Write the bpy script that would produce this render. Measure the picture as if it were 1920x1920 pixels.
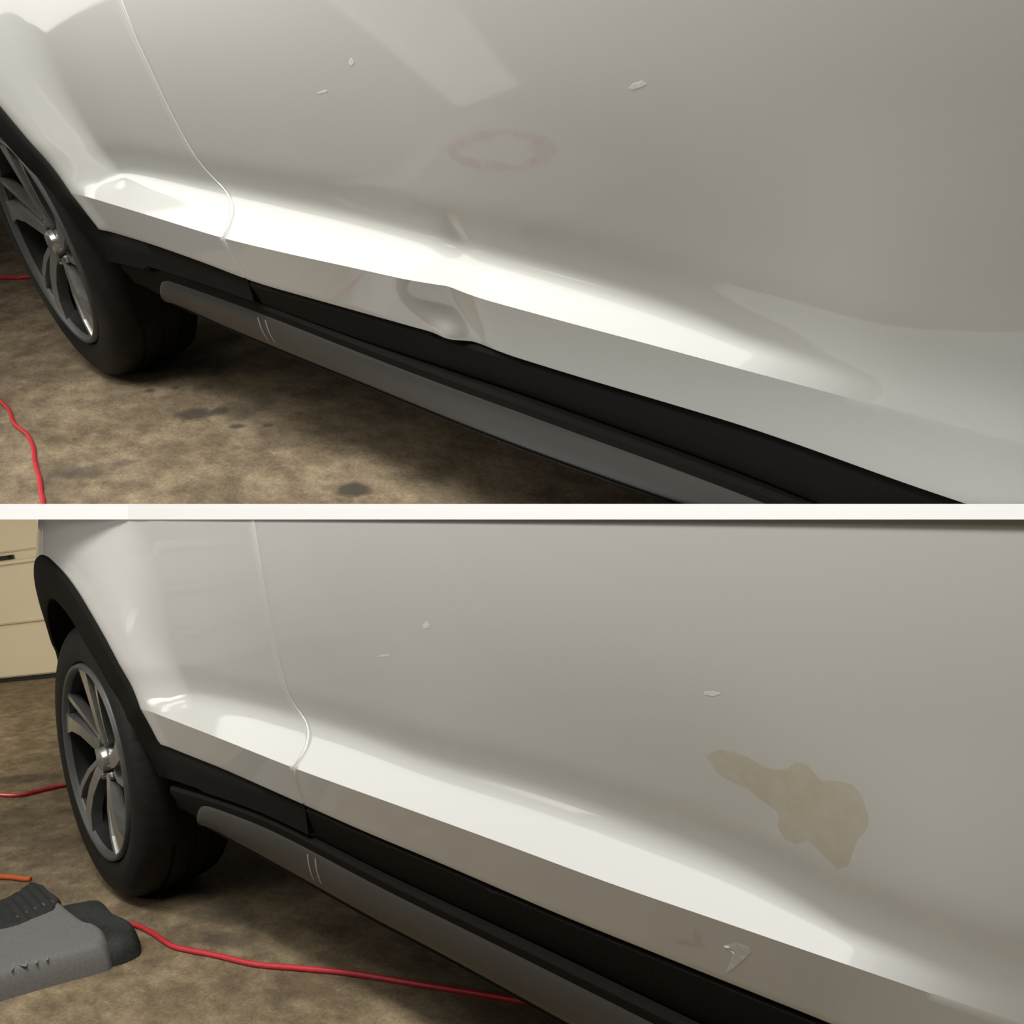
import bpy, bmesh, math, random
import numpy as np
from mathutils import Matrix, Vector

random.seed(7); np.random.seed(7)
S = bpy.context.scene
for o in list(bpy.data.objects): bpy.data.objects.remove(o)
COL = S.collection

# ------------------------------------------------------------------ camera
F = 1727.28                                  # focal length in pixels of a 1920 frame
RA = Matrix(((0.70932414, 0.68561529, -0.16367939), (0.25973018, -0.4700922, -0.84353634), (-0.65528581, 0.55582821, -0.51152273)))
CA = Vector((2.27440208, -0.72693661, 0.73541556))
RB = Matrix(((0.70737117, 0.69460728, -0.13094562), (-0.07933872, -0.10605994, -0.99118952), (-0.70237554, 0.71152794, -0.01991449)))
CB = Vector((2.26091764, -0.8066601, 0.83485579))
cam_d = bpy.data.cameras.new('camera'); cam = bpy.data.objects.new('camera', cam_d); COL.objects.link(cam)
cam_d.sensor_width = 36; cam_d.lens = 36 * F / 1920; cam_d.clip_start = 0.02
m = Matrix.Identity(4)
for i in range(3):
    m[i][0] = RB[0][i]; m[i][1] = -RB[1][i]; m[i][2] = -RB[2][i]; m[i][3] = CB[i]
cam.matrix_world = m
S.camera = cam
# the upper bay stands on a ramp: its frame in the world
KA = 1.2                                     # the upper car is the bigger of the two
MA = Matrix.Translation(CB) @ (RB.transposed() @ RA).to_4x4() @ Matrix.Scale(KA, 4) @ Matrix.Translation(-CA)

# ------------------------------------------------------------------ world and lamps
W = bpy.data.worlds.new('world'); S.world = W; W.use_nodes = True
W.node_tree.nodes['Background'].inputs[0].default_value = (1.0, 0.965, 0.90, 1)
W.node_tree.nodes['Background'].inputs[1].default_value = 0.065

def area(name, loc, target, sx, sy, power, col=(1, .98, .925), spread=180, mat=None):
    d = bpy.data.lights.new(name, 'AREA'); d.shape = 'RECTANGLE'; d.size = sx; d.size_y = sy
    d.energy = power; d.color = col; d.spread = math.radians(spread)
    o = bpy.data.objects.new(name, d); COL.objects.link(o)
    loc = Vector(loc); target = Vector(target)
    if mat is not None: loc = mat @ loc; target = mat @ target
    z = (loc - target).normalized(); x = Vector((1, 0, 0)); y = z.cross(x).normalized(); x = y.cross(z)
    mm = Matrix.Identity(4)
    for i in range(3): mm[i][0] = x[i]; mm[i][1] = y[i]; mm[i][2] = z[i]; mm[i][3] = loc[i]
    o.matrix_world = mm
    return o
area('shop_light', (1.55, -0.80, 2.45), (1.4, -0.05, 0.8), 2.4, 0.30, 75)
area('ceiling_tube_light', (-.2, -1.05, 2.45), (-.2, -.95, 0), 4.4, 1.0, 46)
area('ledge_tip_fill', (1.0, -1.83, 2.45), (1.0, -1.7, 0), 2.4, 0.98, 6)  # added lamp, carries the ledge highlight on towards its tip
area('wing_fill', (-.6, -1.65, 1.1), (.05, 0, .65), 1.3, .8, 3.0, (1, .96, .89), 45)  # added fill for the lower wing, narrow enough to miss the upper door
area('bay_fill', (-2.9, -1.2, 0.98), (-3.6, 0.5, 0.2), 0.9, 0.2, 85, (1, .92, .74))  # added fill for the garage door and floor beneath the upper ramp

S.view_settings.view_transform = 'Standard'; S.view_settings.look = 'None'
S.view_settings.exposure = -0.62; S.view_settings.gamma = 1.0; S.view_settings.use_curve_mapping = False

# ------------------------------------------------------------------ materials
def new_mat(name):
    mt = bpy.data.materials.new(name); mt.use_nodes = True
    nt = mt.node_tree; b = nt.nodes['Principled BSDF']; return mt, nt, b
def simple(name, col, rough=.5, metal=0, coat=0, coat_rough=.05, spec=.5, noise=0, nscale=60, bump=0):
    mt, nt, b = new_mat(name)
    b.inputs['Base Color'].default_value = (*col, 1); b.inputs['Roughness'].default_value = rough
    b.inputs['Metallic'].default_value = metal; b.inputs['Specular IOR Level'].default_value = spec
    b.inputs['Coat Weight'].default_value = coat; b.inputs['Coat Roughness'].default_value = coat_rough
    if noise or bump:
        tc = nt.nodes.new('ShaderNodeTexCoord'); n = nt.nodes.new('ShaderNodeTexNoise'); n.inputs['Scale'].default_value = nscale
        n.inputs['Detail'].default_value = 5
        nt.links.new(tc.outputs['Object'], n.inputs['Vector'])
        if noise:
            r = nt.nodes.new('ShaderNodeValToRGB')
            r.color_ramp.elements[0].position = .3; r.color_ramp.elements[1].position = .7
            r.color_ramp.elements[0].color = (*[c * (1 - noise) for c in col], 1)
            r.color_ramp.elements[1].color = (*[min(1, c * (1 + noise)) for c in col], 1)
            nt.links.new(n.outputs['Fac'], r.inputs[0]); nt.links.new(r.outputs[0], b.inputs['Base Color'])
        if bump:
            bp = nt.nodes.new('ShaderNodeBump'); bp.inputs['Strength'].default_value = bump; bp.inputs['Distance'].default_value = .001
            nt.links.new(n.outputs['Fac'], bp.inputs['Height']); nt.links.new(bp.outputs[0], b.inputs['Normal'])
    return mt

PAINT = simple('white_paint', (.56, .557, .535), .38, 0, 1.0, .05, .4, noise=.012, nscale=1.5)
TRIM = simple('black_plastic', (.0105, .0098, .0085), .65, 0, 0, 0, .06, noise=.15, nscale=300, bump=.25)
LINER = simple('liner_plastic', (.008, .008, .008), .8, spec=.2, noise=.2)
SILVER = simple('silver_sill_paint', (.055, .052, .047), .45, .2, 0, 0, .5, noise=.05, nscale=12)
RUBBER = simple('tyre_rubber', (.010, .010, .0095), .6, spec=.22, noise=.25, nscale=40)
ALLOY = simple('machined_alloy', (.44, .44, .42), .32, .85, noise=.06, nscale=80)
LIPALLOY = simple('grey_alloy_paint', (.085, .085, .082), .45, .3, noise=.08)
DARKALLOY = simple('dark_alloy_paint', (.009, .0095, .010), .5, 0, 0, 0, .2, noise=.1)
CHROME = simple('lug_nut_steel', (.5, .5, .48), .25, 1.0, noise=.05)
WHITE = simple('matt_white_paint', (.62, .62, .615), .6, noise=.01, nscale=4)
CREAM = simple('cream_door_paint', (.66, .58, .44), .35, 0, .3, .1, noise=.03, nscale=3)
BLACK = simple('black_seal', (.006, .006, .006), .6, noise=.1)
RED = simple('red_cord_jacket', (.62, .035, .05), .4, noise=.12, nscale=120)
ORANGE = simple('orange_cord_jacket', (.62, .12, .03), .45, noise=.12, nscale=120)
CLOTH = simple('grey_canvas', (.18, .173, .167), .9, spec=.2, noise=.12, nscale=220, bump=.5)
BAGM = simple('black_nylon', (.03, .031, .03), .7, spec=.3, noise=.3, nscale=160, bump=.5)
STITCH = simple('grey_print', (.215, .207, .2), .9, spec=.1, noise=.1)

def film(name, col, alpha, scale=30, contrast=.5):
    """thin translucent film: patchy coverage over the paint below"""
    mt, nt, b = new_mat(name)
    b.inputs['Base Color'].default_value = (*col, 1); b.inputs['Roughness'].default_value = .6
    tc = nt.nodes.new('ShaderNodeTexCoord'); n = nt.nodes.new('ShaderNodeTexNoise'); n.inputs['Scale'].default_value = scale
    n.inputs['Detail'].default_value = 4
    mr = nt.nodes.new('ShaderNodeMapRange'); mr.inputs[1].default_value = .3; mr.inputs[2].default_value = .7
    mr.inputs[3].default_value = alpha * (1 - contrast); mr.inputs[4].default_value = alpha
    tr = nt.nodes.new('ShaderNodeBsdfTransparent'); mx = nt.nodes.new('ShaderNodeMixShader')
    nt.links.new(tc.outputs['Object'], n.inputs['Vector']); nt.links.new(n.outputs['Fac'], mr.inputs[0])
    nt.links.new(mr.outputs[0], mx.inputs[0]); nt.links.new(tr.outputs[0], mx.inputs[1]); nt.links.new(b.outputs[0], mx.inputs[2])
    nt.links.new(mx.outputs[0], nt.nodes['Material Output'].inputs[0])
    return mt
YELLOW = film('yellow_film', (.62, .54, .33), .36, 40)
PINK = film('red_film', (.64, .27, .22), .15, 60, .8)
CHALK = film('pale_scuff', (.95, .94, .92), .7, 120, .5)

def concrete(name, base, dark, light, stains):
    mt, nt, b = new_mat(name); L = nt.links.new
    b.inputs['Specular IOR Level'].default_value = .25
    tc = nt.nodes.new('ShaderNodeTexCoord')
    def noise(scale, detail=6, rough=.6, stretch=None):
        n = nt.nodes.new('ShaderNodeTexNoise'); n.inputs['Scale'].default_value = scale; n.inputs['Detail'].default_value = detail
        n.inputs['Roughness'].default_value = rough
        if stretch:
            mp = nt.nodes.new('ShaderNodeMapping'); mp.inputs['Scale'].default_value = stretch[:3]; mp.inputs['Rotation'].default_value = (0, 0, stretch[3])
            L(tc.outputs['Object'], mp.inputs[0]); L(mp.outputs[0], n.inputs['Vector'])
        else: L(tc.outputs['Object'], n.inputs['Vector'])
        return n
    def ramp(src, lo, hi, c0, c1):
        r = nt.nodes.new('ShaderNodeValToRGB'); e = r.color_ramp.elements
        e[0].position = lo; e[1].position = hi; e[0].color = (*c0, 1); e[1].color = (*c1, 1); L(src, r.inputs[0]); return r
    def mix(a, bb, fac, mode='MIX'):
        x = nt.nodes.new('ShaderNodeMix'); x.data_type = 'RGBA'; x.blend_type = mode
        L(a, x.inputs[6]); L(bb, x.inputs[7])
        if isinstance(fac, float): x.inputs[0].default_value = fac
        else: L(fac, x.inputs[0])
        return x.outputs[2]
    big = noise(2.6, 6, .65, (1, 1.9, 1, .5)); mid = noise(11, 7, .7, (1, 2.2, 1, .4)); fine = noise(140, 4, .7)
    c = ramp(big.outputs['Fac'], .32, .68, dark, base).outputs[0]
    c = mix(c, ramp(mid.outputs['Fac'], .36, .66, dark, light).outputs[0], .55)
    blot = noise(5.5, 8, .75, (1, 1.6, 1, .9)); c = mix(c, ramp(blot.outputs['Fac'], .42, .60, (.55, .52, .50), (1.12, 1.12, 1.10)).outputs[0], .75, 'MULTIPLY')
    c = mix(c, ramp(fine.outputs['Fac'], .3, .7, (.62, .62, .62), (1.25, 1.25, 1.25)).outputs[0], .8, 'MULTIPLY')
    # oil drips and scuffs: blobs with a shape of their own
    dist = noise(16, 3, .6)
    for (x, y, rx, ry, rot, amt) in stains:
        mp = nt.nodes.new('ShaderNodeMapping'); mp.vector_type = 'TEXTURE'
        mp.inputs['Location'].default_value = (x, y, 0); mp.inputs['Rotation'].default_value = (0, 0, rot); mp.inputs['Scale'].default_value = (rx, ry, 1)
        L(tc.outputs['Object'], mp.inputs[0])
        ln = nt.nodes.new('ShaderNodeVectorMath'); ln.operation = 'LENGTH'; L(mp.outputs[0], ln.inputs[0])
        ad = nt.nodes.new('ShaderNodeMath'); ad.operation = 'MULTIPLY_ADD'; ad.inputs[1].default_value = 1.6; L(dist.outputs['Fac'], ad.inputs[0]); L(ln.outputs['Value'], ad.inputs[2])
        mr = nt.nodes.new('ShaderNodeMapRange'); mr.inputs[1].default_value = 1.35; mr.inputs[2].default_value = 2.0; mr.inputs[3].default_value = amt; mr.inputs[4].default_value = 0
        L(ad.outputs[0], mr.inputs[0])
        rgb = nt.nodes.new('ShaderNodeRGB'); rgb.outputs[0].default_value = (.06, .05, .04, 1)
        c = mix(c, rgb.outputs[0], mr.outputs[0])
    L(c, b.inputs['Base Color'])
    b.inputs['Roughness'].default_value = .7
    bp = nt.nodes.new('ShaderNodeBump'); bp.inputs['Strength'].default_value = .35; bp.inputs['Distance'].default_value = .002
    L(fine.outputs['Fac'], bp.inputs['Height']); L(bp.outputs[0], b.inputs['Normal'])
    return mt
CONC_A = concrete('stained_concrete_upper', (.30, .235, .15), (.17, .13, .086), (.42, .335, .22), [
    (.445, .0, .05, .028, .3, .9), (.49, .035, .03, .02, .5, .8), (.53, .05, .06, .035, .2, .55), (.60, .012, .022, .010, .4, .85), (.665, .048, .016, .010, .2, .8),
    (1.05, -.03, .045, .022, .3, .9), (.20, .02, .02, .012, 0, .8), (.25, .06, .012, .01, 0, .7), (.50, -.25, .08, .03, .6, .5), (.52, -.20, .03, .015, .6, .5), (.44, -.30, .03, .06, .6, .45), (.2, .16, .08, .05, .1, .6)])
CONC_B = concrete('stained_concrete_lower', (.31, .24, .15), (.18, .135, .085), (.42, .335, .21), [
    (.45, .05, .10, .035, .2, .6), (.2, -.2, .08, .03, .5, .4), (-.6, .1, .2, .06, .4, .5), (-1.6, .3, .3, .05, .5, .6), (.30, .10, .15, .05, .1, .55)])

# ------------------------------------------------------------------ mesh helpers
def build(name, verts, faces, mat, parent=None, clip=None, smooth=True, sharp=None, thick=0, bevel=0, autosharp=None, recalc=False):
    me = bpy.data.meshes.new(name)
    bm = bmesh.new()
    vs = [bm.verts.new(v) for v in verts]
    for fc in faces:
        try: bm.faces.new([vs[i] for i in fc])
        except ValueError: pass
    if sharp:
        bm.edges.ensure_lookup_table()
        for a, b in sharp:
            e = bm.edges.get((vs[a], vs[b]))
            if e: e.smooth = False
    for fc in bm.faces: fc.smooth = smooth
    if recalc: bmesh.ops.recalc_face_normals(bm, faces=bm.faces[:])
    if clip:
        bmesh.ops.bisect_plane(bm, geom=bm.verts[:] + bm.edges[:] + bm.faces[:], plane_co=clip[0], plane_no=clip[1], clear_outer=True)
    loose = [v for v in bm.verts if not v.link_faces]
    if loose: bmesh.ops.delete(bm, geom=loose, context='VERTS')
    bm.to_mesh(me); bm.free()
    me.materials.append(mat)
    o = bpy.data.objects.new(name, me); COL.objects.link(o)
    if parent: o.parent = parent
    if autosharp: me.set_sharp_from_angle(angle=math.radians(autosharp))
    return o
def empty(name, mat=None):
    o = bpy.data.objects.new(name, None); COL.objects.link(o); o.empty_display_size = .1
    if mat is not None: o.matrix_world = mat
    return o
def tag(o, label, cat, group=None):
    o['label'] = label; o['category'] = cat
    if group: o['group'] = group
def grid_faces(nr, nc, off=0, closed=False, flip=False):
    fs = []
    for r in range(nr - 1):
        for c in range(nc if closed else nc - 1):
            c2 = (c + 1) % nc
            q = [off + r * nc + c, off + r * nc + c2, off + (r + 1) * nc + c2, off + (r + 1) * nc + c]
            fs.append(q[::-1] if flip else q)
    return fs
def smoothstep(x): x = min(1, max(0, x)); return x * x * (3 - 2 * x)

# ------------------------------------------------------------------ the car side
class Car: pass
def curve(pts, sm=.05):
    """smooth z(x) through the listed points"""
    p = np.array(sorted(pts)); xs = np.linspace(-.9, 2.8, 741)
    lo = (p[1, 1] - p[0, 1]) / (p[1, 0] - p[0, 0]) if len(p) > 1 else 0
    k = max(1, len(p) // 4)
    s0 = (p[k, 1] - p[0, 1]) / (p[k, 0] - p[0, 0]); s1 = (p[-1, 1] - p[-1 - k, 1]) / (p[-1, 0] - p[-1 - k, 0])
    zs = np.interp(xs, p[:, 0], p[:, 1])
    zs = np.where(xs < p[0, 0], p[0, 1] + s0 * (xs - p[0, 0]), zs); zs = np.where(xs > p[-1, 0], p[-1, 1] + s1 * (xs - p[-1, 0]), zs)
    n = int(sm / .005) * 3
    if n > 1:
        w = np.exp(-.5 * (np.arange(-n, n + 1) * .005 / sm) ** 2); w /= w.sum()
        zp = np.concatenate([zs[0] + (np.arange(-n, 0)) * (zs[1] - zs[0]), zs, zs[-1] + np.arange(1, n + 1) * (zs[-1] - zs[-2])])
        zs = np.convolve(zp, w, 'valid')
    return lambda x: float(np.interp(x, xs, zs))

DATA = {
 'A': dict(
  clad=[(.406,.417),(.515,.410),(.617,.402),(.831,.379),(.911,.366),(1.110,.353),(1.263,.341),(1.340,.335),(1.447,.327),(1.535,.319),(1.616,.313),(1.717,.307),(1.816,.300),(1.879,.295),(1.985,.283),(2.033,.277)],
  crease=[(.443,.479),(.648,.459),(.900,.433),(1.093,.422),(1.230,.416),(1.308,.412),(1.426,.406),(1.508,.397),(1.560,.393),(1.637,.386),(1.695,.382),(1.826,.370),(1.885,.366),(1.942,.361),(1.962,.359)],
  ledge=[(.40,.485),(.42,.502),(.480,.524),(.565,.530),(.710,.520),(.866,.508),(1.194,.483),(1.326,.470),(1.401,.460),(1.495,.450),(1.603,.438),(1.715,.423),(1.796,.408),(1.813,.403),(1.871,.388),(1.912,.374),(1.955,.360)],
  silt=[(.619,.335),(.746,.327),(.919,.311),(1.144,.285),(1.364,.263),(1.509,.252),(1.595,.243),(1.735,.232),(1.838,.219)],
  silb=[(.490,.278),(.587,.264),(.732,.245),(1.021,.216),(1.105,.210),(1.334,.186),(1.487,.175),(1.578,.170),(1.695,.166)],
  gap=[(.767,.748),(.791,.682),(.813,.619),(.832,.572),(.848,.533),(.862,.510),(.885,.486),(.897,.465),(.899,.431),(.905,.400),(.911,.366),(.92,.33)],
  arch=[(-.09,.800),(-.03,.795),(.04,.775),(.10,.740),(.17,.692),(.230,.633),(.297,.566),(.349,.505),(.376,.462),(.398,.432),(.406,.417)], flr=.015, sil0=.535),
 'B': dict(
  clad=[(.399,.425),(.422,.420),(.648,.403),(.913,.374),(1.110,.352),(1.210,.344),(1.337,.331),(1.363,.328),(1.467,.317),(1.520,.313),(1.598,.308),(1.663,.302),(1.770,.294),(2.03,.276)],
  crease=[(.460,.490),(.687,.467),(.923,.441),(1.103,.426),(1.237,.415),(1.422,.399),(1.542,.387),(1.618,.381),(1.724,.375),(1.760,.372),(1.837,.366),(1.896,.363),(1.941,.360),(1.954,.358)],
  ledge=[(.40,.495),(.435,.520),(.530,.539),(.668,.536),(.890,.521),(1.054,.507),(1.194,.488),(1.281,.479),(1.389,.473),(1.505,.462),(1.593,.449),(1.704,.434),(1.741,.426),(1.785,.414),(1.840,.396),(1.884,.385),(1.925,.372),(1.955,.360)],
  silt=[(.592,.325),(.754,.322),(.908,.305),(1.079,.281),(1.179,.271),(1.373,.252),(1.577,.230)],
  silb=[(.478,.264),(.674,.242),(.936,.211),(1.051,.196),(1.155,.189),(1.243,.180),(1.371,.165)],
  gap=[(.85,.90),(.855,.846),(.862,.774),(.871,.695),(.884,.613),(.894,.550),(.900,.527),(.922,.505),(.935,.471),(.930,.440),(.920,.400),(.916,.375),(.915,.34)],
  arch=[(-.08,.838),(-.027,.835),(.039,.818),(.113,.788),(.177,.744),(.234,.688),(.268,.655),(.312,.598),(.362,.524),(.392,.462),(.399,.425)], flr=0.0, sil0=.505),
}
PLK = .36; OC = .035; SL = 1.0; ZT = 1.04
def make_car(key, root, clip, dent):
    D = DATA[key]
    zb = curve(D['clad'], .05); zc = curve(D['crease'], .06); zlr = curve(D['ledge'], .038)
    zst = curve(D['silt'], .07); zsb = curve(D['silb'], .07)
    gp = np.array(sorted([(z, x - .030 * smoothstep((z - .46) / .07) * (1 - .8 * smoothstep((z - .54) / .22))) for x, z in D['gap']]))
    gz = np.linspace(.25, 1.1, 300); gx = np.interp(gz, gp[:, 0], gp[:, 1])
    top = gp[-1]; sl = (gp[-1, 1] - gp[-4, 1]) / (gp[-1, 0] - gp[-4, 0]); gx = np.where(gz > top[0], top[1] + sl * (gz - top[0]), gx)
    w = np.exp(-.5 * (np.arange(-12, 13) / 4.) ** 2); w /= w.sum(); gx = np.convolve(np.pad(gx, 12, 'edge'), w, 'valid')
    gapx = lambda z: float(np.interp(z, gz, gx))
    ar = np.array(D['arch']); af = np.linspace(0, 1, len(ar))
    # densify and smooth the arch edge
    seg = np.concatenate([[0], np.cumsum(np.hypot(*np.diff(ar, axis=0).T))]); tt = np.linspace(0, seg[-1], 160)
    ax = np.interp(tt, seg, ar[:, 0]); az = np.interp(tt, seg, ar[:, 1])
    w = np.exp(-.5 * (np.arange(-18, 19) / 6.) ** 2); w /= w.sum()
    axs = np.convolve(np.concatenate([2 * ax[0] - ax[18:0:-1], ax, 2 * ax[-1] - ax[-2:-20:-1]]), w, 'valid')
    azs = np.convolve(np.concatenate([az[18:0:-1], az, 2 * az[-1] - az[-2:-20:-1]]), w, 'valid')
    AX0 = axs[0]; AZ0 = azs[0]
    archz = lambda x: float(np.interp(x, axs, azs))
    archP = np.stack([axs, azs], 1)
    mirP = np.stack([2 * AX0 - axs, azs], 1)
    allP = np.concatenate([mirP[::-1], archP])
    XD, ZD0 = 1.345, .333                          # dent centre
    BA, BB = .125, .25
    def h_of(x):
        h = max(0., zlr(x) - zc(x))
        return h * smoothstep((1.985 - x) / .06)
    def q(s): return 1. if s < .35 else (.5 + .5 * math.cos(math.pi * min(1, (s - .35) / .65)))
    ss = np.linspace(0, 1, 101); qs = np.array([q(s) for s in ss]); G = np.concatenate([[0], np.cumsum((qs[1:] + qs[:-1]) * .005)]); GT = G[-1]
    tx = np.linspace(-.9, 2.8, 741)
    th = np.array([h_of(max(x, .62)) for x in tx])
    def gsm(v, sg):
        n = int(sg / .005 * 3); w = np.exp(-.5 * (np.arange(-n, n + 1) * .005 / sg) ** 2); w /= w.sum()
        return np.convolve(np.pad(v, n, 'edge'), w, 'valid')
    hD = gsm(th, .03); hU = gsm(th, .20)
    def tuck(x):
        t = (.13 + .13 * smoothstep((x - .95) / .55)) if dent else .24
        return t + (.16 - t) * smoothstep((x - 1.78) / .22)
    def out0(x, z):
        c = zc(x); h = h_of(x); he = max(h, .03)
        dd = math.sqrt(float(np.min((allP[:, 0] - x) ** 2 + (allP[:, 1] - z) ** 2))) if x < .9 else 1
        fl = smoothstep((dd - .012) / (.13 + .12 * smoothstep((z - .55) / .3))) if x < .9 else 1
        if z <= c: o = OC - tuck(x) * (c - z)
        else:
            up = smoothstep((z - c - he) / .22)
            Dp = SL * GT * fl * (float(np.interp(x, tx, hD)) * (1 - up) + float(np.interp(x, tx, hU)) * up)
            s = (z - c) / he; o = OC - Dp * (float(np.interp(s, ss, G)) / GT if s < 1 else 1)
            v = max(0, z - c - .6 * he)
            o += BA * v * smoothstep(v / .07) - BB * v * v                  # the door skin bellies out, then leans in
        # plan curve: the wing turns in towards the nose
        o -= PLK * max(0, .15 - x) ** 2
        if dd < .04: o += .004 * (1 - dd / .04)
        return o
    def out(x, z):
        o = out0(x, z)
        if dent and 1.0 < x < 1.75 and z < .53:
            u = x - 1.412
            wz = smoothstep((.495 - z) / .10)
            w_ = (.10 if u < 0 else .085) * (.55 + .45 * smoothstep((.45 - z) / .06))
            o -= wz * .009 * max(0, 1 - abs(u) / w_) ** 1.8
            o -= .005 * math.exp(-((x - 1.375) / .030) ** 2 - ((z - .378) / .014) ** 2)
            o += .0095 * math.exp(-((x - 1.385) / .028) ** 2) * smoothstep((.364 - z) / .032)
        return o
    # rows shared by wing and door: a height at every x
    NB, NL, NT_ = 9, 22, 46
    def rowz(r, x):
        c = zc(x); l = c + max(h_of(x), .03)
        if r <= NB: return zb(x) + (c - zb(x)) * r / NB
        if r <= NB + NL: return c + (l - c) * (r - NB) / NL
        t = (r - NB - NL) / NT_
        return l + (ZT - l) * t
    NR = NB + NL + NT_ + 1
    car = Car(); car.out = out; car.zb = zb; car.zst = zst; car.zsb = zsb; car.rowz = rowz; car.gapx = gapx
    def panel(name, left, right, nc, bias=None):
        V = []; 
        for r in range(NR):
            x0 = left(r); x1 = right(r)
            for c in range(nc):
                t = c / (nc - 1); t = bias(t) if bias else t
                x = x0 + (x1 - x0) * t; z = rowz(r, x)
                V.append((x, -out(x, z), z))
        fc = grid_faces(NR, nc)
        sh = [(NB * nc + c, NB * nc + c + 1) for c in range(nc - 1) if V[NB * nc + c][0] < 1.93]
        # folded flange all round
        ring = [c for c in range(nc)] + [r * nc + nc - 1 for r in range(1, NR)] + [(NR - 1) * nc + c for c in range(nc - 2, -1, -1)] + [r * nc for r in range(NR - 2, 0, -1)]
        n0 = len(ring); prev = ring
        cx = sum(V[i][0] for i in ring) / n0; cz = sum(V[i][2] for i in ring) / n0
        ed = []
        for i in range(n0):
            a = V[ring[i - 1]]; b = V[ring[(i + 1) % n0]]; tx, tz = b[0] - a[0], b[2] - a[2]; L = math.hypot(tx, tz) or 1
            ed.append((tz / L, -tx / L))          # outward in the x-z plane for a counter-clockwise ring
        for (g, dpt) in ((.0008, .0003), (.0014, .0012), (.0016, .0030), (.0016, .014)):
            base = len(V)
            for i in range(n0):
                p = V[ring[i]]; V.append((p[0] + ed[i][0] * g, p[1] + dpt, p[2] + ed[i][1] * g))
            for i in range(n0):
                j = (i + 1) % n0; fc.append((prev[i], base + i, base + j, prev[j])[::-1])
            prev = list(range(base, base + n0))
        return build(name, V, fc, PAINT, root, clip, True, sh, recalc=True)
    def wing_left(r):
        if rowz(r, AX0) >= AZ0: return AX0
        lo, hi = AX0, .405
        for _ in range(30):
            md = .5 * (lo + hi)
            if rowz(r, md) > archz(md): hi = md
            else: lo = md
        return hi
    def gap_at(r):
        x = .9
        for _ in range(6): x = gapx(rowz(r, x))
        return x
    G2 = .0032
    panel('front_wing', wing_left, lambda r: gap_at(r) - G2, 48, lambda t: t)
    panel('front_door', lambda r: gap_at(r) + G2, lambda r: 2.3, 150 if dent else 120)
    # nose half of the wing, in front of the wheel
    nc = 36; V = []; nr = 26
    for r in range(nr):
        for c in range(nc):
            x = AX0 - .62 * (c / (nc - 1)) ** 1.3
            xm = 2 * AX0 - x; zlo = archz(xm) if xm < .40 else .42
            z = zlo + (ZT - zlo) * r / (nr - 1); V.append((x, -out(x, z), z))
    build('wing_nose', V, grid_faces(nr, nc, flip=True), PAINT, root, clip)
    # bead added over the shut line, rounded to catch a light edge
    V = []; n = 60
    for i in range(n):
        z0_ = zb(gapx(.36)) + .002; z = z0_ + (ZT - z0_) * i / (n - 1); x = gapx(z)
        y = -out(x, z)
        for k_ in range(7):
            an = math.pi * k_ / 6; V.append((x - .0034 * math.cos(an), y + .0012 - .0022 * math.sin(an), z))
    build('added_shut_line_bead', V, grid_faces(n, 7, flip=False), PAINT, root, clip)

    # ---- black trim, swept along the car ----
    def sweep(name, xs, prof, mat, parent=root, cap=True, sharp_deg=40):
        P = [prof(x) for x in xs]; k = len(P[0]); V = [p for ring in P for p in ring]
        fc = grid_faces(len(xs), k)
        if cap: fc += [tuple(range(k))[::-1], tuple(range((len(xs) - 1) * k, len(xs) * k))]
        return build(name, V, fc, mat, parent, clip, True, None, autosharp=sharp_deg)
    seam = gapx(.36)
    def prof_door(x):
        a = zb(x) + .0015; b = zst(x) + .010; o0 = out0(x, zb(x))
        nick = 0
        if dent: nick = .006 * math.exp(-((x - 1.352) / .010) ** 2) - .003 * math.exp(-((x - 1.335) / .008) ** 2)
        else: nick = .003 * math.exp(-((x - 1.350) / .008) ** 2)
        a -= nick
        o1 = o0 - .003
        return [(x, -(o0 - .04), a + .006), (x, -(o0 - .016), a + .006), (x, -(o1 - .012), a - .003), (x, -(o1 - .003), a - .007), (x, -(o1), a - .012),
                (x, -(o1 - .010), b + .004), (x, -(o1 - .012), b), (x, -(o1 - .05), b - .002)]
    sweep('door_trim', np.linspace(seam + .0025, 2.3, 120), prof_door, TRIM)
    # arch flare: outer edge follows the wing, inner edge the wheel; turns into the strip below the wing
    V = []; rings = []
    pts = [(allP[i, 0], allP[i, 1]) for i in range(0, len(allP), 3)]
    ctr = Vector((AX0 + .02, .34))
    # outer rail: along the mirrored arch, the arch, then the wing's lower edge
    outer = []
    for (x, z) in pts:
        outer.append((x, z))
    low = [(x, zb(x)) for x in np.linspace(.415, seam - .0025, 26)]
    rail = outer + low
    def inner_of(i):
        x, z = rail[i]
        if i < len(outer):
            v = Vector((x, z)) - ctr; L = v.length
            wd = .088 + .020 * max(0, v.y / L)
            p = Vector((x, z)) - v / L * wd
            return p.x, max(p.y, .30 if x > 0 else .2)
        t = (x - .415) / (seam - .415)
        return x - .055 * (1 - t) ** 2, (zst(max(x, .56)) + .012) if x > .56 else .335 + .01 * (1 - t)
    for i, (x, z) in enumerate(rail):
        xi, zi = inner_of(i)
        o0 = out(x, z) + .001
        cur = -PLK * max(0, .15 - xi) ** 2 + PLK * max(0, .15 - x) ** 2
        o1 = o0 + .006
        oi = o1 - .012 + cur
        lowk = smoothstep((x - .36) / .06)
        ring = [(x, -(o0 - .03), z), (x, -(o0 - .015 * lowk), z)]
        for t, dz in ((.05, .006 - .016 * lowk), (.12, .0075 - .012 * lowk), (.5, .004 - .006 * lowk), (.92, .001), (1., -.006)):
            ring.append((x + (xi - x) * t, -(o0 + (oi - o0) * t + dz), z + (zi - z) * t))
        ring.append((xi, -(oi - .07), zi))
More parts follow.
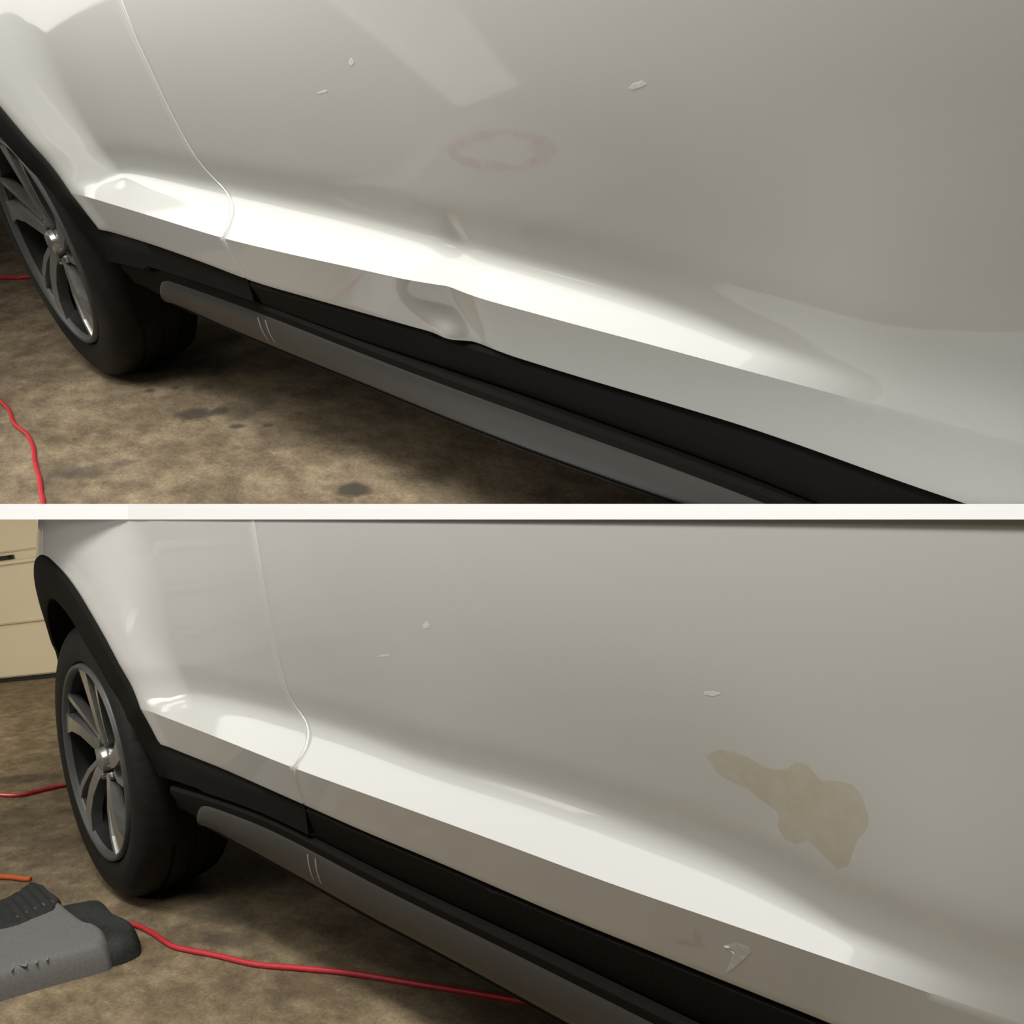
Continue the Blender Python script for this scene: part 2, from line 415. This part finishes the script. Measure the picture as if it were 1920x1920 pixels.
        rings.append(ring)
    k = len(rings[0]); V = [p for rg in rings for p in rg]
    build('wheel_arch_trim', V, grid_faces(len(rings), k), TRIM, root, clip, True, autosharp=50)
    # sill cover below the door, from the wheel opening backwards
    def prof_sill(x):
        t0 = zst(max(x, .58)) + .008; b0 = zsb(max(x, .50)) + 0.0
        ex = smoothstep((x - .40) / .16)
        zt = min(t0, .345); bz = b0 - .004 + (1 - ex) * .02
        o = .004
        return [(x, .07, zt - .004), (x, -(o + .006), zt), (x, -(o + .010), zt - .006), (x, -(o + .009), zt - .014), (x, -(o + .002), (zt + bz) / 2), (x, -(o - .004), bz + .008), (x, -(o - .014), bz), (x, .12, bz - .004)]
    sill = sweep('sill_cover', np.linspace(.40, 2.3, 110), prof_sill, TRIM)
    s0 = D['sil0']
    def prof_silver(x):
        t = max(0., 1 - (x - s0) / .07); t = math.sqrt(max(0, 1 - t * t)) if x < s0 + .07 else 1.
        zt = zst(max(x, .60)); b = zsb(x); mid = b + .42 * (zt - b) 
        hi = mid + (zt - mid) * t; lo = b
        o = .006
        pr = []
        for u in np.linspace(0, 1, 9):
            z = hi + (lo - hi) * u; bul = math.sin(math.pi * min(1, u * 1.0)) ** .6 * .013 if 0 < u < 1 else 0
            pr.append((x, -(o + bul - .012 * u), z))
        return [(x, .03, hi)] + pr + [(x, .03, lo)]
    xs = np.concatenate([s0 + .07 * (np.linspace(0.0, 1, 14) ** 2), np.linspace(s0 + .085, 2.3, 90)])
    sv = sweep('silver_strip', xs, prof_silver, SILVER, sill, sharp_deg=60)
    # under the sill: brown-black lower lip
    def prof_lip(x):
        b = zsb(max(x, .5)); return [(x, .015, b + .002), (x, .004, b - .001), (x, .012, b - .010), (x, .05, b - .014)]
    sweep('lower_lip', np.linspace(.50, 2.3, 60), prof_lip, LINER, sill, cap=False)
    # two pale scrape marks on the silver strip
    xm = .90 if key == 'A' else .912
    for j, dx in enumerate((-.011, .011)):
        V = []; n = 8
        for i in range(n):
            x = xm + dx; zt = zst(x); b = zsb(x); u = .22 + .50 * i / (n - 1); z = zt + (b - zt) * u
            o = .006 + math.sin(math.pi * u) ** .6 * .013 - .012 * u + .0008
            V += [(x - .0022, -o, z), (x + .0022, -o, z)]
        build('scrape_mark', V, [(2 * i, 2 * i + 1, 2 * i + 3, 2 * i + 2) for i in range(n - 1)], CHALK2, sill, clip)
    # floor pan and wheel housing
    V = []; fl = D['flr']
    xs = np.linspace(.42, 2.6, 24)
    for x in xs:
        b = zsb(max(x, .5)); V += [(x, .05, b - .012), (x, .30, .20), (x, 1.5, .20), (x, 1.75, .10 + fl)]
    build('underbody', V, grid_faces(len(xs), 4, flip=True), LINER, root, clip, False)
    V = []; n = 40
    for i in range(n):
        a = math.radians(-25 + 230 * i / (n - 1)); x = AX0 + .02 + .385 * math.cos(a); z = .345 + .385 * math.sin(a)
        V += [(x, .02 + (PLK * max(0, .15 - x) ** 2), z), (x, .36, z), (AX0 + .02, .38, .345)]
    build('wheel_housing', V, grid_faces(n, 3), LINER, root, clip)

    # ---- wheel ----
    wz = .345 if key == 'A' else .332
    R = .330 if key == 'A' else .332
    wy = .004
    ST = math.radians(5.0); cS, sS = math.cos(ST), math.sin(ST)
    def steer(V):
        return [(x * cS + (y - .09) * sS - .026, -x * sS + (y - .09) * cS + .084, z) for (x, y, z) in V]
    na = 288
    prof = [(.232, .020), (.240, .004), (.258, -.002), (.278, -.004), (.284, -.0025), (.296, -.001), (.308, .004), (.3185, .012), (.3265, .026), (.3295, .045),
            (.330, .060), (.324, .0605), (.324, .070), (.330, .0705), (.330, .105), (.324, .1055), (.324, .117), (.330, .1175), (.330, .150), (.324, .1505), (.324, .160), (.330, .1605),
            (.3285, .180), (.322, .200), (.300, .215), (.240, .215)]
    V = []; k = len(prof)
    for i in range(na):
        a = 2 * math.pi * i / na
        for j, (r, y) in enumerate(prof):
            rr = r * R / .330
            if i % 6 == 0 and 6 <= j <= 10: rr -= .0012
            V.append((rr * math.cos(a), wy + y, wz + rr * math.sin(a)))
    build('tyre', steer(V), grid_faces(na, k, closed=False) + [((na - 1) * k + j, (na - 1) * k + j + 1, j + 1, j) for j in range(k - 1)], RUBBER, root, clip, True, autosharp=35)
    prof = [(.236, .012), (.234, -.001), (.229, -.003), (.224, .000), (.219, .012), (.212, .030), (.205, .060), (.205, .19), (.06, .16), (.0, .16)]
    V = []; k = len(prof); na2 = 96
    for i in range(na2):
        a = 2 * math.pi * i / na2
        for (r, y) in prof: V.append((r * math.cos(a), wy + y, wz + r * math.sin(a)))
    fcs = grid_faces(na2, k) + [((na2 - 1) * k + j, (na2 - 1) * k + j + 1, j + 1, j) for j in range(k - 1)]
    rim = build('rim', steer(V), fcs, DARKALLOY, root, clip, True, autosharp=40)
    # bright machined lip
    prof2 = [(.2365, .010), (.2345, -.002), (.229, -.004), (.2235, -.001), (.219, .011)]
    V = []; k = len(prof2)
    for i in range(na2):
        a = 2 * math.pi * i / na2
        for (r, y) in prof2: V.append((r * math.cos(a), wy + y, wz + r * math.sin(a)))
    build('rim_lip', steer(V), grid_faces(na2, k) + [((na2 - 1) * k + j, (na2 - 1) * k + j + 1, j + 1, j) for j in range(k - 1)], LIPALLOY, rim, clip, True)
    def spoke(name, a0, path, mat, depth, wy_off):
        """path: list of (r, angle offset left, angle offset right) -> blade with thickness"""
        V = []
        for (r, l, rr, dy) in path:
            for an in (l, rr):
                a = a0 + math.radians(an); V.append((r * math.cos(a), wy + wy_off + dy, wz + r * math.sin(a)))
            for an in (rr, l):
                a = a0 + math.radians(an * .9); V.append((r * math.cos(a), wy + wy_off + dy + depth, wz + r * math.sin(a)))
        n = len(path); fc = []
        for i in range(n - 1):
            for j in range(4): fc.append((4 * i + j, 4 * i + (j + 1) % 4, 4 * i + 4 + (j + 1) % 4, 4 * i + 4 + j))
        fc += [(3, 2, 1, 0), (4 * n - 4, 4 * n - 3, 4 * n - 2, 4 * n - 1)]
        return build(name, steer(V), fc, mat, rim, clip, False)
    ph = math.radians(-66 if key == 'B' else -64)
    for i in range(5):
        a0 = ph + i * 2 * math.pi / 5
        # broad machined blade that widens towards the rim, a dark slot, and a slim companion blade
        spoke('spoke', a0, [(.040, -26, 18, .026), (.075, -14, 10, .018), (.13, -5, 9, .010), (.18, 1, 13, .005), (.223, 5, 19, .004)], ALLOY, .028, 0)
        spoke('slim_spoke', a0, [(.060, -36, -24, .028), (.12, -24, -17, .016), (.18, -17, -12, .008), (.223, -13, -8.5, .006)], ALLOY, .026, 0)
        spoke('spoke_web', a0, [(.06, -22, -2, .036), (.13, -16, -4, .026), (.20, -12, 3, .022)], DARKALLOY, .015, 0)
    def disc(name, cx, cz, prf, mat, n=28):
        V = []; k = len(prf)
        for i in range(n):
            a = 2 * math.pi * i / n
            for (r, y) in prf: V.append((cx + r * math.cos(a), wy + y, cz + r * math.sin(a)))
        return build(name, steer(V), grid_faces(n, k) + [((n - 1) * k + j, (n - 1) * k + j + 1, j + 1, j) for j in range(k - 1)], mat, rim, clip, True, autosharp=35)
    disc('hub_cap', 0, wz, [(.0005, .012), (.020, .013), (.026, .016), (.030, .030), (.032, .05)], ALLOY)
    for i in range(5):
        a = ph + .35 + i * 2 * math.pi / 5
        disc('lug_nut', .052 * math.cos(a), wz + .052 * math.sin(a), [(.0005, .022), (.007, .022), (.0095, .026), (.0095, .05)], CHROME, 8)
    disc('brake_disc', 0, wz, [(.0005, .085), (.14, .085), (.142, .095)], DARKALLOY, 40)
    return car
CHALK2 = film('grey_scrape', (.50, .49, .46), .55, 200, .5)

def decal(name, car, pts, mat, parent, lift=.0003, clip=None):
    """a thin film hugging the paint: polygon in (x,z) filled with a fine grid fan"""
    n = len(pts); cx = sum(p[0] for p in pts) / n; cz = sum(p[1] for p in pts) / n
    K = 7; V = []; fc = []
    # densify outline
    den = []
    for i in range(n):
        a = pts[i]; b = pts[(i + 1) % n]
        for t in (0, .5): den.append((a[0] + (b[0] - a[0]) * t, a[1] + (b[1] - a[1]) * t))
    m_ = len(den)
    for k in range(K):
        s = 1 - k / (K - 1) * .98
        for (x, z) in den:
            X = cx + (x - cx) * s; Z = cz + (z - cz) * s; V.append((X, -(car.out(X, Z) + lift), Z))
    fc = grid_faces(K, m_, closed=True)
    return build(name, V, fc, mat, parent, clip)

CLIP_A = (CA, RA[1].copy()); CLIP_B = (CB, -(RB[1] - RB[2] * (12 / F)).normalized())
carA_root = empty('white_car', MA)
tag(carA_root, 'white car with a dented front door crease on the upper ramp', 'car', 'two white cars')
carB_root = empty('white_car')
tag(carB_root, 'white car with a smooth repaired front door on the lower floor', 'car', 'two white cars')
A = make_car('A', carA_root, CLIP_A, True)
B = make_car('B', carB_root, CLIP_B, False)

# marks on the paint
def blob(cx, cz, rx, rz, rot=0, n=14, jit=.25):
    return [(cx + (rx * math.cos(t) * math.cos(rot) - rz * math.sin(t) * math.sin(rot)) * k, cz + (rx * math.cos(t) * math.sin(rot) + rz * math.sin(t) * math.cos(rot)) * k)
            for t, k in ((2 * math.pi * i / n, 1 + random.uniform(-jit, jit)) for i in range(n))]
for car, root, clip, pts in ((A, carA_root, CLIP_A, ((1.726, .620, .011, .0030, .2), (1.300, .659, .006, .0035, .4), (1.222, .629, .014, .0016, .1))),
                             (B, carB_root, CLIP_B, ((1.733, .607, .010, .0026, .1), (1.275, .671, .008, .004, .3), (1.165, .624, .016, .0016, .1)))):
    for (x, z, rx, rz, ro) in pts:
        c_ = decal('paint_chip', car, blob(x, z, rx, rz, ro), CHALK, root, .0003, clip)
# translucent yellow patch, white scuff and red streak on the repaired door
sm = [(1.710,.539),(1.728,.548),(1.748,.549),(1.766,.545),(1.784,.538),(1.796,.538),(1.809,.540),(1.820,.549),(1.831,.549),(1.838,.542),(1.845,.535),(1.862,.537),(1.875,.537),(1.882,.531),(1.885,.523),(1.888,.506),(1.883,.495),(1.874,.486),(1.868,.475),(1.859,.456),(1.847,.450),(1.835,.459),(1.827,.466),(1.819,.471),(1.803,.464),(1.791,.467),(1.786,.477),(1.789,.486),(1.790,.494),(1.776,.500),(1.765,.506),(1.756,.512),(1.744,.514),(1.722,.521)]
d_ = decal('yellow_patch', B, sm, YELLOW, carB_root, .0003, CLIP_B); d_['label'] = 'dull yellow patch on the door paint'
decal('white_scuff', B, [(1.712,.345),(1.731,.354),(1.746,.353),(1.746,.347),(1.730,.331),(1.718,.320),(1.706,.310),(1.719,.332),(1.724,.341)], CHALK, carB_root, .0003, CLIP_B)
decal('red_scuff', B, [(1.642,.328),(1.664,.337),(1.676,.343),(1.681,.360),(1.687,.355),(1.685,.342),(1.689,.333),(1.672,.331)], PINK, carB_root, .0003, CLIP_B)
# faint red ring on the dented door: a ring-shaped film
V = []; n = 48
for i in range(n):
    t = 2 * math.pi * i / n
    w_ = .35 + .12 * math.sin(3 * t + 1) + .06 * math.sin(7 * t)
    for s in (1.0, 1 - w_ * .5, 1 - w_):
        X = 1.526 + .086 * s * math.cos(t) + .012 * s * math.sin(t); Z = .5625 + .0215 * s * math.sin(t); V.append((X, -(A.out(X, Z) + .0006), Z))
r_ = build('red_ring', V, grid_faces(n, 3) + [((n - 1) * 3 + j, (n - 1) * 3 + j + 1, j + 1, j) for j in range(2)], PINK, carA_root, CLIP_A); r_['label'] = 'faint red ring on the door paint'

# ------------------------------------------------------------------ floors
def floor(name, z, mat_, root_mat, clip, x0, x1, y0, y1, clip2=None):
    nx, ny = 40, 24
    V = [(x0 + (x1 - x0) * i / nx, y0 + (y1 - y0) * j / ny, z) for i in range(nx + 1) for j in range(ny + 1)]
    o = build(name, V, grid_faces(nx + 1, ny + 1, flip=True), mat_, None, clip, False)
    if clip2:
        bm = bmesh.new(); bm.from_mesh(o.data)
        bmesh.ops.bisect_plane(bm, geom=bm.verts[:] + bm.edges[:] + bm.faces[:], plane_co=clip2[0], plane_no=clip2[1], clear_outer=True)
        bm.to_mesh(o.data); bm.free()
    if root_mat is not None: o.matrix_world = root_mat
    o['kind'] = 'structure'
    return o
fa = floor('floor', .015, CONC_A, MA, CLIP_A, -5, 3.2, -2.2, 3.0, (Vector((.36, -.70, 0)), Vector((-.316, -.949, 0)))); fa['label'] = 'stained concrete floor of the upper ramp'; fa['category'] = 'floor'
fb = floor('floor', 0, CONC_B, None, CLIP_B, -6.5, 3.2, -3.0, 4.5); fb['label'] = 'stained concrete floor of the lower bay'; fb['category'] = 'floor'

# ------------------------------------------------------------------ white divider band added between the two levels
Rt = RB.transposed()
def cam_pt(px, depth, py): return CB + Rt @ Vector(((px - 960) / F * depth, (py - 960) / F * depth, depth))
def depth_lower(px):                                 # where the line of the divider meets the lower car's side
    d = Rt @ Vector(((px - 960) / F, 14 / F, 1)); y = 0.0
    for _ in range(12):
        t = (y - CB.y) / d.y; p = CB + d * t; y = -B.out(p.x, p.z)
    return t
RtA = RA.transposed()
def depth_upper(px):                                 # ... and the upper floor
    d = RtA @ Vector(((px - 960) / F, 0, 1)); return (.015 - CA.z) / d.z * KA
edge = []
for px in list(range(2100, 1000, -50)) + list(range(1000, 130, -40)) + [130, 60, 0, -60, -120]:
    dB = depth_lower(px) if px >= 130 else 9
    edge.append((px, min(dB - .005, depth_upper(px) / 1.02 - .004 if px < 1300 else 9)))
V = []
for (px, d) in edge:
    b_ = .45
    dt = d * (1 + 29 / F)                       # edge slanted upwards to catch more overhead light
    top = CB + Rt @ Vector(((px - 960) / F * dt, -15 / F * dt, dt)); bot = CB + Rt @ Vector(((px - 960) / F * d, 14 / F * d, d))
    back = Rt @ Vector((.35 * b_, 0, b_))
    V += [top, bot, bot + back, top + back]
n = len(edge); fcs = []
for i in range(n - 1):
    for j in range(4): fcs.append((4 * i + j, 4 * i + (j + 1) % 4, 4 * i + 4 + (j + 1) % 4, 4 * i + 4 + j)[::-1])
fcs += [(0, 1, 2, 3), (4 * n - 1, 4 * n - 2, 4 * n - 3, 4 * n - 4)]
dk = build('added_divider_band', V, fcs, WHITE, None, None, False); dk['kind'] = 'structure'; dk['label'] = 'thin white divider band added between the upper and the lower level'; dk['category'] = 'trim'

# ------------------------------------------------------------------ cords on the floor
def cord(name, pts, r, mat_, root_mat=None, clip=None, twist=True):
    P = [Vector(p) for p in pts]; D_ = []
    for i in range(len(P) - 1):                       # Catmull-Rom
        p0 = P[max(i - 1, 0)]; p1 = P[i]; p2 = P[i + 1]; p3 = P[min(i + 2, len(P) - 1)]
        for k in range(10):
            t = k / 10
            D_.append(.5 * ((2 * p1) + (p2 - p0) * t + (2 * p0 - 5 * p1 + 4 * p2 - p3) * t * t + (3 * p1 - p0 - 3 * p2 + p3) * t ** 3))
    D_.append(P[-1]); V = []; k = 10
    for i, p in enumerate(D_):
        tg = (D_[min(i + 1, len(D_) - 1)] - D_[max(i - 1, 0)]).normalized(); up = Vector((0, 0, 1)); sd = tg.cross(up).normalized()
        for j in range(k):
            a = 2 * math.pi * j / k
            V.append(p + sd * (r * math.cos(a)) + Vector((0, 0, r + r * math.sin(a))))
    fc = grid_faces(len(D_), k, closed=True) + [tuple(range(k))[::-1], tuple(range((len(D_) - 1) * k, len(D_) * k))]
    o = build(name, V, fc, mat_, None, clip, True)
    if root_mat is not None: o.matrix_world = root_mat
    return o
zA = .0152
c1 = cord('power_cord', [(-.25, -.20, zA), (-.08, -.215, zA), (.047, -.244, zA), (.15, -.253, zA), (.237, -.272, zA), (.33, -.303, zA), (.416, -.327, zA), (.49, -.352, zA), (.55, -.372, zA), (.75, -.46, zA)], .0045, RED, MA, CLIP_A)
tag(c1, 'red power cord curving over the concrete in front of the upper tyre', 'cord', 'red cords')
c4 = cord('power_cord', [(-2.2, .25, zA), (-1.75, .27, zA), (-1.50, .318, zA), (-1.46, .335, zA), (-1.36, .40, zA), (-1.2, .5, zA)], .007, RED, MA, CLIP_A)
tag(c4, 'short red cord stub behind the upper wheel at the left edge', 'cord', 'red cords')
c2 = cord('power_cord', [(.10, -.075, 0), (.179, -.041, 0), (.26, -.036, 0), (.36, -.040, 0), (.412, -.031, 0), (.50, -.008, 0), (.605, .016, 0), (.70, .055, 0), (.806, .097, 0), (.95, .14, 0), (1.126, .192, 0), (1.4, .26, 0)], .0052, RED, None, CLIP_B)
tag(c2, 'red power cord running from the black tool bag under the lower car', 'cord', 'red cords')
c3 = cord('power_cord', [(-2.0, .05, 0), (-1.6, .12, 0), (-1.351, .183, 0), (-1.31, .25, 0), (-1.288, .310, 0), (-1.2, .45, 0), (-1.1, .7, 0)], .0075, RED, None, CLIP_B)
tag(c3, 'red cord lying far behind the lower front tyre', 'cord', 'red cords')
c5 = cord('power_cord', [(-.62, -.17, 0), (-.50, -.12, 0), (-.437, -.095, 0), (-.405, -.086, 0), (-.38, -.075, 0)], .0065, ORANGE, None, CLIP_B)
tag(c5, 'orange cord end poking out behind the black tool bag', 'cord')

# ------------------------------------------------------------------ tool bag with grey canvas flap (lower bay)
def soft(name, outline, hfun, mat_, parent, base=0.0, K=18, sub=6, rim=.16):
    """cushion over an outline: steep sides, rounded shoulder, nearly flat top"""
    n = len(outline); den = []
    for i in range(n):
        p0, p1, p2, p3 = (Vector(outline[(i + k) % n]) for k in (-1, 0, 1, 2))
        for k in range(sub):
            t = k / sub; q_ = .5 * ((2 * p1) + (p2 - p0) * t + (2 * p0 - 5 * p1 + 4 * p2 - p3) * t * t + (3 * p1 - p0 - 3 * p2 + p3) * t ** 3)
            lin = p1.lerp(p2, t); den.append(lin.lerp(q_, .5))
    c = sum(den, Vector((0, 0))) / len(den); m_ = len(den); V = []
    for k in range(K):
        s = 1 - (k / (K - 1)) ** 1.6 * .985
        for p in den:
            q_ = c + (p - c) * s; e = min(1, (1 - s) / rim); V.append((q_.x, q_.y, base + hfun(q_.x, q_.y) * math.sqrt(e * (2 - e))))
    fc = grid_faces(K, m_, closed=True) + [tuple((K - 1) * m_ + i for i in range(m_))]
    return build(name, V, fc, mat_, parent, None, True)
bag = empty('tool_bag', Matrix.Translation((.1, -.2, 0)))
tag(bag, 'black nylon tool bag with a grey canvas flap beside the lower front tyre', 'bag')
def bl(pts): return [(x - .1, y + .2) for x, y in pts]
soft('pouch', bl([(-.03, -.20), (-.033, -.106), (-.016, -.061), (.023, -.052), (.098, -.062), (.158, -.070), (.205, -.063), (.25, -.064), (.30, -.076), (.334, -.094), (.336, -.13), (.30, -.18), (.15, -.22)]),
     lambda x, y: .040 + .004 * math.sin(30 * x + 14 * y) + .003 * math.sin(70 * y - 20 * x), BAGM, bag, rim=.2)
soft('webbing_strap', bl([(-.150, -.26), (-.178, -.165), (-.218, -.113), (-.150, -.108), (-.094, -.114), (-.016, -.116), (.04, -.15), (.043, -.20), (.045, -.234), (.0, -.32), (-.12, -.34)]),
     lambda x, y: .054 + .0016 * math.sin(330 * (y + .1 * x)), BAGM, bag, rim=.1, K=26)
fl_ = soft('canvas_flap', bl([(-.06, -.37), (-.023, -.288), (-.041, -.21), (-.059, -.122), (.057, -.122), (.152, -.123), (.19, -.116), (.25, -.120), (.312, -.137), (.336, -.157), (.312, -.21), (.286, -.262), (.267, -.309), (.235, -.38), (.1, -.42)]),
     lambda x, y: .050 + .003 * math.sin(18 * x + 4) , CLOTH, bag, rim=.14)
# faint woven letters along the flap's near edge
tcu = bpy.data.curves.new('lettering', 'FONT'); tcu.body = 'NTI'; tcu.size = .044; tcu.extrude = .0002
tob = bpy.data.objects.new('lettering', tcu); COL.objects.link(tob)
bpy.context.view_layer.update()
tme = bpy.data.meshes.new_from_object(tob); bpy.data.objects.remove(tob); tme.materials.append(STITCH)
tob = bpy.data.objects.new('lettering', tme); COL.objects.link(tob); tob.parent = bag
dv = Vector((.030, .068, 0)).normalized()
tob.matrix_parent_inverse = Matrix.Identity(4)
tob.location = (.262 - .1, -.312 + .2, .0515); tob.rotation_euler = (0, 0, math.atan2(dv.y, dv.x))

# ------------------------------------------------------------------ cream garage door far behind the lower wheel
GP = Vector((-4.73, 1.21, 0)); GD = Vector((.845, .534, 0)).normalized(); GN = Vector((GD.y, -GD.x, 0))
gm = Matrix.Identity(4)
for i in range(3): gm[i][0] = GD[i]; gm[i][1] = -GN[i]; gm[i][2] = (0, 0, 1)[i]; gm[i][3] = GP[i]
gd = empty('door_1', gm); gd['kind'] = 'structure'; gd['label'] = 'cream sectional garage door far behind the lower front wheel'; gd['category'] = 'door'
ginv = gm.inverted(); CLIP_G = (ginv @ CB, (ginv.to_3x3() @ CLIP_B[1]))
def gbox(name, x0, x1, y0, y1, z0, z1, mat_, bv=.006):
    e = bv; V = []
    P = [(x0, z0), (x1, z0), (x1, z1), (x0, z1)]; Q = [(x0 + e, z0 + e), (x1 - e, z0 + e), (x1 - e, z1 - e), (x0 + e, z1 - e)]
    V = [(x, y1, z) for x, z in P] + [(x, y0 + e, z) for x, z in P] + [(x, y0, z) for x, z in Q]
    fc = [(0, 1, 2, 3)] + [(4 + i, 4 + (i + 1) % 4, (i + 1) % 4, i)[::1] for i in range(4)] + [(8 + i, 8 + (i + 1) % 4, 4 + (i + 1) % 4, 4 + i) for i in range(4)] + [(8, 9, 10, 11)[::-1]]
    return build(name, V, fc, mat_, gd, CLIP_G, False)
gbox('bottom_seal', -2.2, 2.0, -.012, .03, 0, .022, BLACK, .002)
for (a, b) in ((.026, .385), (.394, .80), (.886, 1.35)):
    gbox('door_section', -2.2, 2.0, 0, .04, a, b, CREAM, .012)
gbox('door_rail', -2.2, 2.0, -.015, .03, .803, .832, CREAM, .006)
gbox('handle_slot', -1.5, .105, -.02, .02, .838, .868, BLACK, .003)
gbox('door_backing', -2.2, 2.0, .045, .06, 0, 1.3, CREAM, .002)

# ------------------------------------------------------------------ sloped white board on a stand, beside the cars: mirrored in the upper door
bq = [Vector((-.098, -.804, 1.158)), Vector((.065, -.883, 1.119)), Vector((-1.00, -1.747, 1.556)), Vector((-1.39, -1.552, 1.918))]
e1 = ((bq[1] - bq[0]) + (bq[2] - bq[3])).normalized(); e2 = ((bq[3] - bq[0]) + (bq[2] - bq[1])).normalized(); nb = e1.cross(e2).normalized()
if nb.z < 0: nb = -nb
brd = empty('white_board', Matrix.Translation((-.55, -1.25, 0))); tag(brd, 'sloped white board on a stand, mirrored in the dented upper door', 'board')
off = Vector((-.55, -1.25, 0)); ol = []
for i, p in enumerate(bq):                            # rounded corners
    a_ = (bq[i - 1] - p).normalized(); b_ = (bq[(i + 1) % 4] - p).normalized()
    for t in np.linspace(0, 1, 6):
        q0 = p + a_ * .035; q1 = p; q2 = p + b_ * .035
        ol.append(((1 - t) ** 2 * q0 + 2 * t * (1 - t) * q1 + t * t * q2) - off)
n = len(ol); V = [v for v in ol] + [v - nb * .012 for v in ol]
build('board_panel', V, [tuple(range(n)), tuple(range(2 * n - 1, n - 1, -1))] + [(i, n + i, n + (i + 1) % n, (i + 1) % n) for i in range(n)], WHITE, brd, None, False)
def post(name, p, q, r):
    p = Vector(p); q = Vector(q); t = (q - p).normalized(); u = t.orthogonal().normalized(); w2 = t.cross(u); V = []
    for c in (p, q):
        for j in range(12):
            a = 2 * math.pi * j / 12; V.append(c + u * (r * math.cos(a)) + w2 * (r * math.sin(a)))
    return build(name, V, grid_faces(2, 12, closed=True) + [tuple(range(12)), tuple(range(23, 11, -1))], TRIM, brd, None, True, autosharp=40)
mid = sum(bq, Vector()) / 4 - off - nb * .012
post('stand_pole', (mid.x, mid.y, .03), mid, .014)
for a in (0.3, 2.4, 4.5): post('stand_leg', (mid.x, mid.y, .12), (mid.x + .3 * math.cos(a), mid.y + .3 * math.sin(a), .012), .010)

# ------------------------------------------------------------------ unseen white cabinet, added so its drawer lines reflect in the lower wing
cab = empty('reflection_cabinet', Matrix.Translation((-1.75, -1.22, 0))); tag(cab, 'unseen low white cabinet with three wide drawers, added for reflections in the lower wing', 'cabinet')
CABM = simple('reflection_cabinet_enamel', (.78, .77, .74), .3, 0, .3, .1, noise=.02, nscale=3)
def cbox(name, lo, hi, mat_, parent, bv=.006):
    x0, y0, z0 = lo; x1, y1, z1 = hi
    bm = bmesh.new(); bmesh.ops.create_cube(bm, size=1)
    for v in bm.verts: v.co = Vector((x0 + (v.co.x + .5) * (x1 - x0), y0 + (v.co.y + .5) * (y1 - y0), z0 + (v.co.z + .5) * (z1 - z0)))
    bmesh.ops.bevel(bm, geom=bm.edges[:], offset=bv, segments=2, affect='EDGES')
    me = bpy.data.meshes.new(name); bm.to_mesh(me); bm.free(); me.materials.append(mat_)
    o = bpy.data.objects.new(name, me); COL.objects.link(o); o.parent = parent; return o
cbox('reflection_cabinet_carcass', (-.40, -.52, .06), (.10, .52, .90), CABM, cab)
for x in (-.34, .04):
    for y in (-.45, .45): cbox('reflection_cabinet_foot', (x - .03, y - .03, 0), (x + .03, y + .03, .07), BLACK, cab, .004)
for (a, b) in ((.09, .34), (.36, .61), (.63, .88)):
    dr = cbox('reflection_cabinet_drawer', (.103, -.50, a), (.125, .50, b), CABM, cab, .006)
    cbox('handle', (.125, -.22, b - .05), (.150, .22, b - .032), DARKALLOY, dr, .004)

# ------------------------------------------------------------------ plain wall closing the upper ramp ahead of the car
WALLM = simple('warm_grey_wall_paint', (.42, .38, .32), .8, noise=.08, nscale=4)
V = [(-3.6 - .1 * k, -2.4 + 5.4 * i / 8, .0 + 2.6 * j / 4) for k in (0, 1) for i in range(9) for j in range(5)]
fcs = grid_faces(9, 5) + grid_faces(9, 5, 45, flip=True)
wl = build('wall_front', V, fcs, WALLM, None, CLIP_A, False); wl.matrix_world = MA
wl['kind'] = 'structure'; wl['label'] = 'plain warm grey wall ahead of the upper car'; wl['category'] = 'wall'
